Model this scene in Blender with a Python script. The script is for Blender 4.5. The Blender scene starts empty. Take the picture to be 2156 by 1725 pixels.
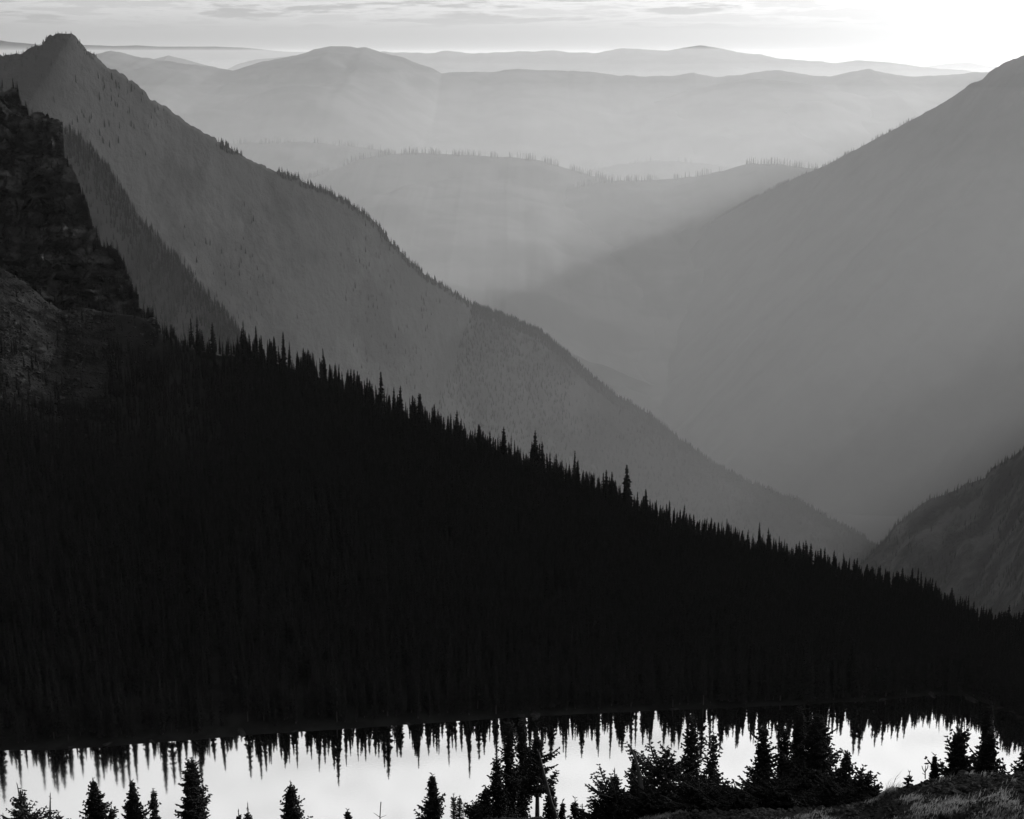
import bpy, math, random
import numpy as np
from mathutils import Vector, noise
rnd = random.Random(7)
R_ = math.radians

# ---------------------------------------------------------------- camera, sky, sun, exposure
sc = bpy.context.scene
CAM_Z = 150.0
PITCH = 14.07
F = 2994.0                       # focal length in units of the 2156 px wide layout grid
SUN_AZ, SUN_EL = 48.0, 11.0       # azimuth to the right of the view axis (+Y), elevation
cam_d = bpy.data.cameras.new('camera'); cam = bpy.data.objects.new('camera', cam_d)
sc.collection.objects.link(cam); sc.camera = cam
cam_d.sensor_width = 36.0; cam_d.lens = F / 2156 * 36.0
cam_d.clip_start = 0.5; cam_d.clip_end = 200000.0
cam.location = (0, 0, CAM_Z); cam.rotation_euler = (R_(90 - PITCH), 0, 0)

sun_dir = Vector((math.sin(R_(SUN_AZ)) * math.cos(R_(SUN_EL)), math.cos(R_(SUN_AZ)) * math.cos(R_(SUN_EL)), math.sin(R_(SUN_EL))))
sl = bpy.data.lights.new('sun', 'SUN'); sl.energy = 4.5; sl.angle = R_(0.5); sl.color = (1, 1, 1)
so = bpy.data.objects.new('sun', sl); sc.collection.objects.link(so)
so.rotation_euler = sun_dir.to_track_quat('Z', 'Y').to_euler(); so.location = (0, 0, 400)

world = bpy.data.worlds.new('World'); sc.world = world; world.use_nodes = True
SKY_STRENGTH = 0.07
HAZE = 1.28e-5
MIST = ((-200.0, .38e-5), (-620.0, .78e-5), (-1150.0, .70e-5), (-1800.0, .75e-5))   # (top, density) of the smoke strata
# scattering per metre: thin air everywhere, smoke lying in the valleys


def build_world():
    nt = world.node_tree; N = nt.nodes; L = nt.links
    N.clear()
    out = N.new('ShaderNodeOutputWorld'); bg = N.new('ShaderNodeBackground')
    L.new(bg.outputs[0], out.inputs[0]); bg.inputs['Strength'].default_value = SKY_STRENGTH
    sky = N.new('ShaderNodeTexSky'); sky.sky_type = 'NISHITA'; sky.sun_disc = False
    sky.sun_elevation = R_(SUN_EL); sky.sun_rotation = R_(SUN_AZ)
    sky.altitude = 2000; sky.air_density = 1.0; sky.dust_density = 4.0; sky.ozone_density = 1.0
    tc0 = N.new('ShaderNodeTexCoord'); s0 = N.new('ShaderNodeSeparateXYZ'); c0 = N.new('ShaderNodeCombineXYZ'); m0 = N.new('ShaderNodeMath')
    L.new(tc0.outputs['Generated'], s0.inputs[0]); L.new(s0.outputs[0], c0.inputs[0]); L.new(s0.outputs[1], c0.inputs[1])
    m0.operation = 'SMOOTH_MAX'; m0.inputs[1].default_value = .012; m0.inputs[2].default_value = .01; L.new(s0.outputs[2], m0.inputs[0]); L.new(m0.outputs[0], c0.inputs[2])
    L.new(c0.outputs[0], sky.inputs['Vector'])
    bw = N.new('ShaderNodeRGBToBW'); L.new(sky.outputs[0], bw.inputs[0])

    def math_(op, a, b=None, c=None, clamp=False):
        n = N.new('ShaderNodeMath'); n.operation = op; n.use_clamp = clamp
        for i, v in enumerate((a, b, c)):
            if v is None: continue
            if isinstance(v, (int, float)): n.inputs[i].default_value = v
            else: L.new(v, n.inputs[i])
        return n.outputs[0]
    tc = N.new('ShaderNodeTexCoord'); sep = N.new('ShaderNodeSeparateXYZ'); L.new(tc.outputs['Generated'], sep.inputs[0])
    # high thin cloud veil that carries the light of the low sun over the upper sky
    dot = N.new('ShaderNodeVectorMath'); dot.operation = 'DOT_PRODUCT'
    L.new(tc.outputs['Generated'], dot.inputs[0]); dot.inputs[1].default_value = tuple(sun_dir)
    cosb = math_('MAXIMUM', dot.outputs['Value'], 0.0)
    gl = N.new('ShaderNodeMapRange'); gl.interpolation_type = 'SMOOTHSTEP'; L.new(dot.outputs['Value'], gl.inputs[0])
    gl.inputs[1].default_value = 0.08; gl.inputs[2].default_value = 0.45
    gl.inputs[3].default_value = 0.25; gl.inputs[4].default_value = 10.5
    glow = math_('MULTIPLY_ADD', math_('POWER', cosb, 5.0), 3.0, gl.outputs[0])
    up = math_('SMOOTH_MIN', math_('MULTIPLY_ADD', math_('MAXIMUM', sep.outputs['Z'], 0.0), 2.8, 0.27), 1.0, 0.2)
    veil = math_('MULTIPLY', glow, up)
    base = math_('ADD', math_('MULTIPLY', bw.outputs[0], 1.0), veil)
    # broken streaks of cloud low over the horizon
    mp = N.new('ShaderNodeMapping'); L.new(tc.outputs['Generated'], mp.inputs['Vector']); mp.inputs['Scale'].default_value = (5.0, 5.0, 62.0)
    mp.inputs['Location'].default_value = (3.1, 0.4, 0.35)
    n1 = N.new('ShaderNodeTexNoise'); L.new(mp.outputs[0], n1.inputs['Vector'])
    n1.inputs['Scale'].default_value = 1.3; n1.inputs['Detail'].default_value = 8; n1.inputs['Roughness'].default_value = 0.62; n1.inputs['Distortion'].default_value = 0.35
    m3 = N.new('ShaderNodeMapping'); L.new(tc.outputs['Generated'], m3.inputs['Vector']); m3.inputs['Scale'].default_value = (22.0, 22.0, 190.0)
    n3 = N.new('ShaderNodeTexNoise'); L.new(m3.outputs[0], n3.inputs['Vector']); n3.inputs['Scale'].default_value = 1.0; n3.inputs['Detail'].default_value = 10; n3.inputs['Roughness'].default_value = .66
    cl = N.new('ShaderNodeMapRange'); cl.interpolation_type = 'SMOOTHSTEP'
    L.new(math_('ADD', math_('MULTIPLY', n1.outputs[0], .62), math_('MULTIPLY', n3.outputs[0], .38)), cl.inputs[0])
    cl.inputs[1].default_value = 0.44; cl.inputs[2].default_value = 0.57
    hi = N.new('ShaderNodeMapRange'); hi.interpolation_type = 'SMOOTHSTEP'; L.new(sep.outputs['Z'], hi.inputs[0])
    hi.inputs[1].default_value = 0.012; hi.inputs[2].default_value = 0.032
    mask = math_('MULTIPLY', cl.outputs[0], hi.outputs[0])
    shade = math_('SUBTRACT', 1.0, math_('MULTIPLY', mask, 0.17))
    edge = math_('MULTIPLY', math_('MULTIPLY', math_('MULTIPLY', cl.outputs[0], math_('SUBTRACT', 1.0, cl.outputs[0])), hi.outputs[0]), 1.0)
    tot = math_('MULTIPLY', base, math_('ADD', shade, edge))
    L.new(tot, bg.inputs['Color'])


build_world()
sc.view_settings.view_transform = 'Standard'; sc.view_settings.look = 'None'
sc.view_settings.exposure = 0.0; sc.view_settings.gamma = 1.0; sc.view_settings.use_curve_mapping = False
sc.render.engine = 'CYCLES'
sc.cycles.volume_bounces = 2; sc.cycles.max_bounces = 6; sc.cycles.diffuse_bounces = 2
sc.cycles.glossy_bounces = 3; sc.cycles.transparent_max_bounces = 6
sc.cycles.use_denoising = True
sc.cycles.sample_clamp_indirect = 4.0

# ---------------------------------------------------------------- helpers
cp, sp = math.cos(R_(PITCH)), math.sin(R_(PITCH))


def ray(px, py):
    u = (px - 1078.0) / F; v = (862.5 - py) / F
    return np.array([u, cp + v * sp, -sp + v * cp])


def at(px, py, rng):
    """the point seen at layout pixel (px, py) at the horizontal range rng (metres)"""
    d = ray(px, py); k = rng / math.hypot(d[0], d[1])
    return np.array([d[0] * k, d[1] * k, CAM_Z + d[2] * k])


def on_water(px, py, z=0.0):
    d = ray(px, py); k = (z - CAM_Z) / d[2]
    return np.array([d[0] * k, d[1] * k, z])


def lerp(xs, ys, x): return float(np.interp(x, xs, ys))


def col():
    return sc.collection


def mesh(name, verts, faces, smooth=False):
    me = bpy.data.meshes.new(name)
    verts = np.asarray(verts, dtype=np.float32); 
    if isinstance(faces, np.ndarray):
        n, k = faces.shape
        me.vertices.add(len(verts)); me.vertices.foreach_set('co', verts.ravel())
        me.loops.add(n * k); me.loops.foreach_set('vertex_index', faces.astype(np.int32).ravel())
        me.polygons.add(n); me.polygons.foreach_set('loop_start', np.arange(0, n * k, k, dtype=np.int32))
        me.update(calc_edges=True); me.validate()
    else:
        me.from_pydata([tuple(map(float, v)) for v in verts], [], faces)
    if smooth: me.polygons.foreach_set('use_smooth', [True] * len(me.polygons))
    me.update()
    return me


def obj(name, me, m=None, parent=None, loc=None):
    o = bpy.data.objects.new(name, me); col().objects.link(o)
    if m is not None and me is not None and not me.materials: me.materials.append(m)
    if parent is not None: o.parent = parent
    if loc is not None: o.location = loc
    return o


def tag(o, label=None, cat=None, group=None, kind=None):
    if label: o['label'] = label
    if cat: o['category'] = cat
    if group: o['group'] = group
    if kind: o['kind'] = kind
    return o


def material(name, c0, c1=None, rough=1.0, scale=1.0, stretch=(1, 1, 1), detail=6, lo=0.4, hi=0.6, bump=0.0, bscale=None, bdist=1.0, spec=0.0, translucent=0.0, c2=None, s2=1.0, lo2=.55, hi2=.6):
    m = bpy.data.materials.new(name); m.use_nodes = True
    nt = m.node_tree; N = nt.nodes; L = nt.links; b = N['Principled BSDF']
    b.inputs['Roughness'].default_value = rough; b.inputs['Specular IOR Level'].default_value = spec
    b.inputs['Base Color'].default_value = (c0, c0, c0, 1)
    if c1 is not None or bump:
        tc = N.new('ShaderNodeTexCoord'); mp = N.new('ShaderNodeMapping'); L.new(tc.outputs['Object'], mp.inputs[0])
        mp.inputs['Scale'].default_value = stretch

        def nz(s, d):
            n = N.new('ShaderNodeTexNoise'); L.new(mp.outputs[0], n.inputs['Vector'])
            n.inputs['Scale'].default_value = s; n.inputs['Detail'].default_value = d; n.inputs['Roughness'].default_value = 0.6
            return n.outputs[0]
        if c1 is not None:
            mr = N.new('ShaderNodeMapRange'); mr.interpolation_type = 'SMOOTHSTEP'; L.new(nz(scale, detail), mr.inputs[0])
            mr.inputs[1].default_value = lo; mr.inputs[2].default_value = hi
            mr.inputs[3].default_value = c0; mr.inputs[4].default_value = c1
            src = mr.outputs[0]
            if c2 is not None:
                m2 = N.new('ShaderNodeMapRange'); m2.interpolation_type = 'SMOOTHSTEP'; L.new(nz(s2, 8), m2.inputs[0])
                m2.inputs[1].default_value = lo2; m2.inputs[2].default_value = hi2
                mx = N.new('ShaderNodeMix'); mx.data_type = 'FLOAT'; L.new(m2.outputs[0], mx.inputs[0]); L.new(src, mx.inputs[2]); mx.inputs[3].default_value = c2
                src = mx.outputs[0]
            L.new(src, b.inputs['Base Color'])
        if bump:
            bp = N.new('ShaderNodeBump'); bp.inputs['Strength'].default_value = bump; bp.inputs['Distance'].default_value = bdist
            L.new(nz(bscale or scale * 3, 8), bp.inputs['Height']); L.new(bp.outputs[0], b.inputs['Normal'])
    if translucent:
        tr = N.new('ShaderNodeBsdfTranslucent'); tr.inputs[0].default_value = (translucent,) * 3 + (1,)
        ad = N.new('ShaderNodeAddShader'); L.new(b.outputs[0], ad.inputs[0]); L.new(tr.outputs[0], ad.inputs[1])
        L.new(ad.outputs[0], N['Material Output'].inputs[0])
    return m


M = dict(
    needles=material('needles', 0.022, 0.035, scale=0.7),
    bark=material('bark', 0.05, 0.09, scale=6, stretch=(1, 1, 0.2)),
    deadwood=material('deadwood', 0.05, 0.10, scale=8, stretch=(1, 1, 0.1)),
    forest_floor=material('forest_floor', 0.014, 0.022, scale=0.15),
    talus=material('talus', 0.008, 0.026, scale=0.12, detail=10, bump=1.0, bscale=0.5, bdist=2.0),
    cliff=material('cliff_rock', 0.016, 0.09, scale=0.05, stretch=(1, 1, 2.2), detail=10, bump=1.0, bscale=0.12, bdist=5.0, c2=0.03, s2=0.03, lo2=.48, hi2=.56),
    boulder=material('boulder', 0.02, 0.05, scale=0.8, bump=.5, bscale=2, bdist=.2),
    peak=material('peak_slope', 0.03, 0.056, scale=0.003, detail=14, lo=.42, hi=.62, bump=.7, bscale=0.012, bdist=26, c2=0.045, s2=0.0022, lo2=.48, hi2=.56),
    wooded=material('wooded_slope', 0.045, 0.075, scale=0.01, stretch=(1, 1, .35), detail=12, bump=.9, bscale=.03, bdist=14),
    crag=material('crag', 0.045, 0.12, scale=0.008, stretch=(1, 1, .45), detail=14, lo=.42, hi=.62, bump=1.0, bscale=.02, bdist=25, c2=0.05, s2=0.005, lo2=.5, hi2=.58),
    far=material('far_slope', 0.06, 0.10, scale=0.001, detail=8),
    valley=material('valley_floor', 0.05, 0.06, scale=0.0004, detail=8),
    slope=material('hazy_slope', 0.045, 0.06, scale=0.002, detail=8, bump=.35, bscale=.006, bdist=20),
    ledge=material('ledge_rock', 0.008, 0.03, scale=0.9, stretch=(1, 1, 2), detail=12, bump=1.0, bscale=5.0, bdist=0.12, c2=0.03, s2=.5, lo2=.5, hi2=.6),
    grass=material('dry_grass', 0.07, 0.22, scale=9.0, translucent=0.08, rough=.6, spec=.2),
)


def fbm(x, y, z, octs=5, h=0.9):
    return noise.fractal(Vector((x, y, z)), h, 2.1, octs)


def grid_faces(nu, nv):
    i = np.arange(nu - 1)[:, None]; j = np.arange(nv - 1)[None, :]
    a = (i * nv + j).ravel()
    return np.stack([a, a + nv, a + nv + 1, a + 1], 1)


KF = 3.0                         # everything beyond the basin stands this much farther off


def resample(pts, n, k=1.0):
    P = np.array([at(p[0], p[1], p[2] * k) for p in pts])
    seg = np.linalg.norm(np.diff(P, axis=0), axis=1); s = np.concatenate([[0], np.cumsum(seg)])
    t = np.linspace(0, s[-1], n)
    return np.stack([np.interp(t, s, P[:, k]) for k in range(3)], 1), t


CREST = {}


def ridge(name, pts, fall, run, drop, m, nu=400, nv=70, back_run=None, back_drop=None, rough=1.0, fs=0.004, gully=0.0, gs=0.01, crest_j=0.0, cs=0.05, prof=1.0, label=None, kind='structure', seed=0.0, K=None, fine=0.0, ff=.2, blur=0, keep_detail=.25, crack=0.0):
    """A mountain: its crest line, a face that falls towards `fall` (horizontal direction) and a back that falls away."""
    K = KF if K is None else K
    C, t = resample(pts, nu, K); run *= K; drop *= K; rough *= K; gully *= K; crest_j *= K; fs /= K; gs /= K; cs /= K
    if back_run: back_run *= K
    if back_drop: back_drop *= K
    fx, fy = fall; l = math.hypot(fx, fy); fx /= l; fy /= l
    back_run = back_run or run * 0.6; back_drop = back_drop or drop
    nb = max(8, nv // 4)
    vs = np.concatenate([-np.linspace(1, 0, nb, endpoint=False), np.linspace(0, 1, nv) ** 1.25])
    V = np.zeros((nu, len(vs), 3), np.float32)
    for i in range(nu):
        c = C[i].copy()
        if crest_j:
            c[2] += crest_j * fbm(c[0] * cs, c[1] * cs, 3.3 + seed, 4)
        C[i] = c
        for j, v in enumerate(vs):
            if v < 0:
                r = -v * back_run; hl = math.hypot(c[0], c[1]); x = c[0] + c[0] / hl * r; y = c[1] + c[1] / hl * r; z = c[2] - back_drop * (-v) ** 1.0
                amp = min(1, -v * 6)
            else:
                r = v * run; x = c[0] + fx * r; y = c[1] + fy * r; z = c[2] - drop * (1 - (1 - v) ** prof)
                amp = min(1, v * 8)
            if fine and v >= 0:
                if crack:
                    q_ = abs(noise.noise(Vector((x * .22, y * .22, z * .10 + 4)))) + .5 * abs(noise.noise(Vector((x * .5, y * .5, z * .9 + 2)))); y -= crack * (q_ - .3) * amp; x -= crack * .5 * (q_ - .3) * amp
                st = noise.noise(Vector((x * ff * .06, y * ff * .06, z * ff * 1.6))); st = max(-.22, min(.22, st)) * 5
                x += fine * amp * st * .6; y -= fine * amp * st * .8
                z += fine * fbm(x * ff, y * ff, z * ff * 2.2, 4); x -= fine * amp * fbm(x * ff + 9, y * ff, z * ff * 1.5, 4)
            if amp > 0:
                q = fbm(x * fs, y * fs, z * fs * .5 + seed, 5)
                z += rough * amp * q
                if gully:
                    g = abs(noise.noise(Vector((t[i] * gs + seed * 3 + .6 * q, v * 1.3, seed)))) * 2
                    z += gully * amp * (g - .5); y += gully * .4 * amp * (g - .5)
            V[i, j] = (x, y, z)
    if blur:                         # let side spurs die out downhill instead of running as straight creases
        for j, v in enumerate(vs):
            sg = int(abs(v) ** .7 * blur)
            if sg < 2: continue
            k = np.hanning(2 * sg + 3)[1:-1]; k /= k.sum()
            for c_ in range(3):
                row = np.concatenate([2 * V[0, j, c_] - V[1:sg + 1, j, c_][::-1], V[:, j, c_], 2 * V[-1, j, c_] - V[-sg - 1:-1, j, c_][::-1]])
                lo_ = np.convolve(row, k, mode='valid')[:nu]
                V[:, j, c_] = lo_ + (V[:, j, c_] - lo_) * keep_detail
    me = mesh(name, V.reshape(-1, 3), grid_faces(nu, len(vs)), smooth=True)
    o = obj(name, me, m)
    tag(o, kind=kind, label=label)
    CREST[name] = (C, V, nb)
    return o


def S(p, r):   # list of (x, y) with (r0, r1) ranges spread along it by x, or explicit
    xs = [a[0] for a in p]
    return [(a[0], a[1], r[0] + (r[1] - r[0]) * (a[0] - xs[0]) / (xs[-1] - xs[0])) for a in p]


# ---------------------------------------------------------------- far mountains
ZV = -3300.0
g = mesh('ground', [(-120059, -3000, ZV), (120059, -3000, ZV), (120059, 116724, ZV), (-120059, 116724, ZV)], [(0, 1, 2, 3)])
tag(obj('ground', g, M['valley']), kind='structure')

F4 = [(-500, 90), (-200, 84), (0, 84), (20, 88), (80, 94), (190, 95), (240, 97), (290, 96), (330, 99), (400, 98), (450, 98), (520, 100), (570, 106), (620, 109), (700, 108), (800, 118), (900, 128), (1400, 140), (1800, 148), (1900, 148), (1940, 142), (1990, 135), (2040, 132), (2085, 141), (2200, 146), (2700, 140)]
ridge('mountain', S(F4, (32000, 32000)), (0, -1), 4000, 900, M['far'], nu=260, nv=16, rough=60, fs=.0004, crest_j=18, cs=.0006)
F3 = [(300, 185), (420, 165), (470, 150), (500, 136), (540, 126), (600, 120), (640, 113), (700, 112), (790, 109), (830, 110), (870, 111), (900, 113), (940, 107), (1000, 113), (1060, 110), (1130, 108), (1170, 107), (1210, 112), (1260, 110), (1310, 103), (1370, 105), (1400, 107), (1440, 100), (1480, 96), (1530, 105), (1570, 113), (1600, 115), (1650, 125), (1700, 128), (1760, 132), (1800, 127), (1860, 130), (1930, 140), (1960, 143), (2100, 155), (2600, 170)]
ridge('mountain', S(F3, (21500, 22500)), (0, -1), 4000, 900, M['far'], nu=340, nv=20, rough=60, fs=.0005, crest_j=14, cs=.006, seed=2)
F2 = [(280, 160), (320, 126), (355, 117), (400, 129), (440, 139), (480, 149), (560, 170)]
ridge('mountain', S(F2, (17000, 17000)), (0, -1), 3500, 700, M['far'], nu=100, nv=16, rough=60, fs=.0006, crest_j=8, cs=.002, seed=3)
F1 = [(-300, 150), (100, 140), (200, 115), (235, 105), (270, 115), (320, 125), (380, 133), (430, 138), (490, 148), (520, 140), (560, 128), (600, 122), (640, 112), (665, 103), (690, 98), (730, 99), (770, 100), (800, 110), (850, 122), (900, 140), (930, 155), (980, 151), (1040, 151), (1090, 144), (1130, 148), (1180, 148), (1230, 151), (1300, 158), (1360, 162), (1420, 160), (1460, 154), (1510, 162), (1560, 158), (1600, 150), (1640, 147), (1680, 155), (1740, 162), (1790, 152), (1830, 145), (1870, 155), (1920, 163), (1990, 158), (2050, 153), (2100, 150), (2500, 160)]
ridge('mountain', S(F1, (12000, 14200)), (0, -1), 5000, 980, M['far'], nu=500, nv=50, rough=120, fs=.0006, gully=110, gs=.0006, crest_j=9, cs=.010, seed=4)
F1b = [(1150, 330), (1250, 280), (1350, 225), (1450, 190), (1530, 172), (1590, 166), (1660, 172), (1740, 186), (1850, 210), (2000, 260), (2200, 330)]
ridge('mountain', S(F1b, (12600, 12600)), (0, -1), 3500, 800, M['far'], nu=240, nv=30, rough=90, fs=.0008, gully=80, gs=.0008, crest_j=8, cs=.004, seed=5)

# burnt ridges in the middle distance
B = {}
B['b3'] = [(1050, 440), (1150, 390), (1230, 361), (1300, 346), (1380, 338), (1450, 342), (1530, 351), (1600, 367), (1700, 400), (1900, 470)]
B['b1'] = [(200, 320), (400, 304), (480, 302), (560, 300), (640, 299), (720, 305), (800, 316), (900, 345), (1050, 420)]
B['b2'] = [(560, 395), (660, 372), (760, 335), (810, 326), (870, 321), (950, 326), (1050, 330), (1120, 335), (1180, 350), (1240, 368), (1320, 390), (1450, 430), (1600, 500)]
B['b4'] = [(950, 520), (1080, 440), (1180, 400), (1280, 382), (1400, 379), (1470, 371), (1530, 357), (1580, 344), (1640, 346), (1700, 353), (1800, 372), (1950, 420), (2100, 500)]
for k, (rr, run, drop, sd) in dict(b3=((9700, 9700), 2300, 420, 6), b1=((8900, 8700), 3200, 430, 7), b2=((7800, 7500), 2700, 420, 8), b4=((7300, 7300), 2700, 520, 9)).items():
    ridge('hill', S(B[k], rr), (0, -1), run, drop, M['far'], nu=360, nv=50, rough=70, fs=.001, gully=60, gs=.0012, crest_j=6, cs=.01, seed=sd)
    CREST[k] = CREST['hill']

# ---------------------------------------------------------------- right mountain, its crest climbing out of the frame
R1 = [(900, 860, 7300), (1000, 760, 7166), (1100, 708, 7033), (1180, 672, 6926), (1250, 632, 6833), (1350, 570, 6700), (1450, 502, 6566), (1520, 455, 6460), (1600, 410, 6301), (1680, 372, 6143), (1740, 348, 6024), (1780, 326, 5945), (1830, 300, 5846), (1900, 263, 5707), (1960, 231, 5588), (2010, 202, 5489), (2040, 179, 5429), (2070, 166, 5370), (2085, 150, 5340), (2120, 130, 5271), (2156, 117, 5200), (2260, 96, 5100), (2430, 190, 4950), (2640, 300, 4800), (2840, 270, 4700), (3050, 185, 4600), (3700, 200, 4300), (5200, 220, 4000)]  # unseen crest past the right edge is shaped for a sun shaft and shade
ridge('mountain_slope', R1, (-.75, -.66), 2100, 1250, M['slope'], nu=700, nv=90, back_run=1500, rough=22, fs=.0022, gully=30, gs=.004, crest_j=3, cs=.05, prof=1.25, seed=10)
CREST['r1'] = CREST['mountain_slope']
R2 = [(1700, 1350, 5875), (1760, 1262, 5845), (1800, 1205, 5825), (1820, 1180, 5815), (1850, 1146, 5800), (1900, 1096, 5775), (1960, 1052, 5745), (2030, 1022, 5710), (2075, 1008, 5687), (2090, 985, 5680), (2120, 966, 5665), (2156, 938, 5646), (2230, 872, 5562), (2330, 790, 5250), (2450, 640, 3500), (2550, 400, 2600), (2650, 120, 1800), (2780, -120, 1350), (2950, -260, 1270), (3300, -330, 1260), (4200, -380, 1260), (5500, -250, 1260)]  # past the right edge it becomes an unseen wall added to shade the basin
ridge('hillside', R2, (-.55, -.8), 1200, 930, M['crag'], K=1.0, nu=420, nv=90, back_run=500, rough=30, fs=.006, gully=30, gs=.008, crest_j=22, cs=.012, seed=11)
CREST['r2'] = CREST['hillside']

# ---------------------------------------------------------------- left peak and its long ridge
M1 = [(-400, 260, 1680), (-150, 190, 1643), (-40, 128, 1627), (0, 118, 1621), (40, 113, 1616), (70, 98, 1611), (85, 92, 1608), (100, 80, 1607), (120, 70, 1604), (150, 68, 1600), (165, 80, 1607), (178, 97, 1614), (185, 108, 1618), (200, 117, 1626), (230, 145, 1642), (265, 160, 1660), (300, 188, 1680), (320, 210, 1690), (370, 240, 1718), (440, 285, 1756), (500, 322, 1789), (560, 352, 1823), (640, 383, 1869), (700, 408, 1903), (760, 444, 1953), (800, 477, 1986), (830, 515, 2011), (860, 550, 2036), (920, 595, 2092), (1000, 644, 2183), (1060, 664, 2252), (1130, 694, 2319), (1180, 730, 2353), (1250, 795, 2400), (1300, 834, 2435), (1370, 874, 2440), (1430, 924, 2444), (1500, 974, 2450), (1570, 1012, 2455), (1680, 1054, 2463), (1740, 1089, 2468), (1810, 1125, 2473), (1900, 1190, 2480), (2050, 1300, 2450)]
ridge('mountain_peak', M1, (-.35, -.94), 1500, 1050, M['peak'], nu=800, nv=110, back_run=900, rough=32, fs=.004, gully=30, gs=.006, crest_j=3.2, cs=.11, prof=1.2, seed=12, fine=6, ff=.02, blur=260)
CREST['m1'] = CREST['mountain_peak']
M2 = [(-100, 200, 1264), (60, 245, 1242), (133, 276, 1228), (160, 290, 1220), (200, 318, 1213), (230, 352, 1207), (250, 385, 1199), (290, 458, 1184), (340, 512, 1170), (400, 572, 1149), (440, 620, 1133), (480, 665, 1120), (510, 705, 1105), (540, 760, 1091), (620, 880, 1069)]
ridge('wooded_spur', M2, (-.8, -.6), 650, 600, M['wooded'], nu=360, nv=70, back_run=500, rough=16, fs=.01, gully=22, gs=.02, crest_j=4, cs=.05, seed=13)
CREST['m2'] = CREST['wooded_spur']

# ---------------------------------------------------------------- near cliff on the left
CL = [(-420, 60, 790), (-250, 120, 760), (-120, 150, 730), (-40, 170, 700), (0, 174, 690), (28, 180, 688), (40, 190, 686), (43, 216, 684), (65, 234, 680), (90, 240, 676), (127, 249, 670), (133, 262, 668), (136, 330, 660), (150, 352, 656), (162, 372, 652), (178, 415, 646), (187, 440, 642), (195, 480, 638), (215, 512, 632), (240, 524, 628), (262, 560, 622), (280, 600, 616), (293, 628, 612), (291, 655, 604), (318, 664, 598), (338, 684, 590), (345, 730, 585), (380, 800, 575)]
ridge('cliff', CL, (-.6, -.8), 130, 125, M['cliff'], K=1.0, nu=620, nv=170, back_run=160, back_drop=140, fine=3.0, ff=.16, crack=9.0, rough=7, fs=.045, gully=7, gs=.07, crest_j=2.2, cs=.3, seed=14, prof=.8)
CREST['cliff'] = CREST['cliff']

# ---------------------------------------------------------------- near bench with the lake
SHX = [-700, 0, 100, 200, 300, 450, 520, 700, 900, 1100, 1300, 1500, 1700, 1850, 1990, 2040, 2100, 2156, 2300, 2800]
SHY = [1585, 1580, 1580, 1574, 1566, 1555, 1548, 1537, 1523, 1510, 1500, 1492, 1483, 1475, 1461, 1467, 1490, 1512, 1570, 1720]
CRX = [-700, -200, 0, 50, 95, 130, 160, 210, 300, 335, 430, 510, 560, 640, 700, 760, 830, 900, 980, 1060, 1130, 1220, 1300, 1370, 1430, 1500, 1590, 1640, 1720, 1800, 1860, 1950, 2000, 2050, 2085, 2110, 2156, 2400, 2800]
CRY = [520, 545, 566, 596, 632, 655, 648, 660, 676, 700, 738, 752, 762, 786, 808, 842, 884, 915, 946, 985, 1002, 1035, 1070, 1116, 1150, 1185, 1204, 1215, 1245, 1262, 1274, 1293, 1322, 1355, 1375, 1368, 1360, 1330, 1330]
CRR = [640, 622, 612, 606, 602, 599, 598, 595, 580, 560, 545, 535, 530, 522, 515, 508, 500, 492, 484, 476, 468, 458, 450, 441, 434, 426, 416, 411, 403, 394, 388, 380, 374, 368, 366, 366, 366, 366, 380]
MDX = [-700, 0, 200, 335, 500, 2800]; MDY = [900, 880, 870, 860, 0, 0]


def az_px(x, y):   # layout column of a ground point (for the crest row of pitch, good enough: exact below)
    return x, y


def column(px):
    """range and height stations of the bench along one layout column: shore, crest"""
    s = on_water(px, lerp(SHX, SHY, px)); rs = math.hypot(s[0], s[1])
    cy = lerp(CRX, CRY, px); rc = lerp(CRX, CRR, px)
    c = at(px, cy, rc)
    return s, rs, c, rc


def bench_point(px, t, nz=True):
    """t<0 under the lake, 0 the far shore, 1 the crest, >1 down the back"""
    s, rs, c, rc = column(px)
    if t < 0:
        p = s + (s * np.array([1, 1, 0])) * (t * .12); p[2] = max(-6, t * 8); return p
    if t <= 1:
        p = s + (c - s) * t
        p[2] = c[2] * (t ** 1.15)
        if px < 520:      # the bench steps up to the talus under the cliff
            k = min(1, (520 - px) / 200)
            p[2] = p[2] * (1 - k) + k * c[2] * (t ** 1.6)
    else:
        p = c * 1.0; d = c[:2] / np.linalg.norm(c[:2]); r = (t - 1) * 300
        p[:2] += d * r; p[2] -= r * (0.15 if r < 8 else 0.75) - (4.8 if r >= 8 else 0)
    if nz:
        a = min(1, max(0, t) * 8)
        p[2] += a * (1.6 * fbm(p[0] * .03, p[1] * .03, 5.5, 4) + .5 * fbm(p[0] * .15, p[1] * .15, 1.5, 3))
        p[2] += .25 * min(1, max(t, 0) * 60)
    if t > 0: p[2] = max(p[2], .3 * min(1, t * 80) + 3 * min(t, .3)) if t <= 1 else p[2]
    return p


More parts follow.
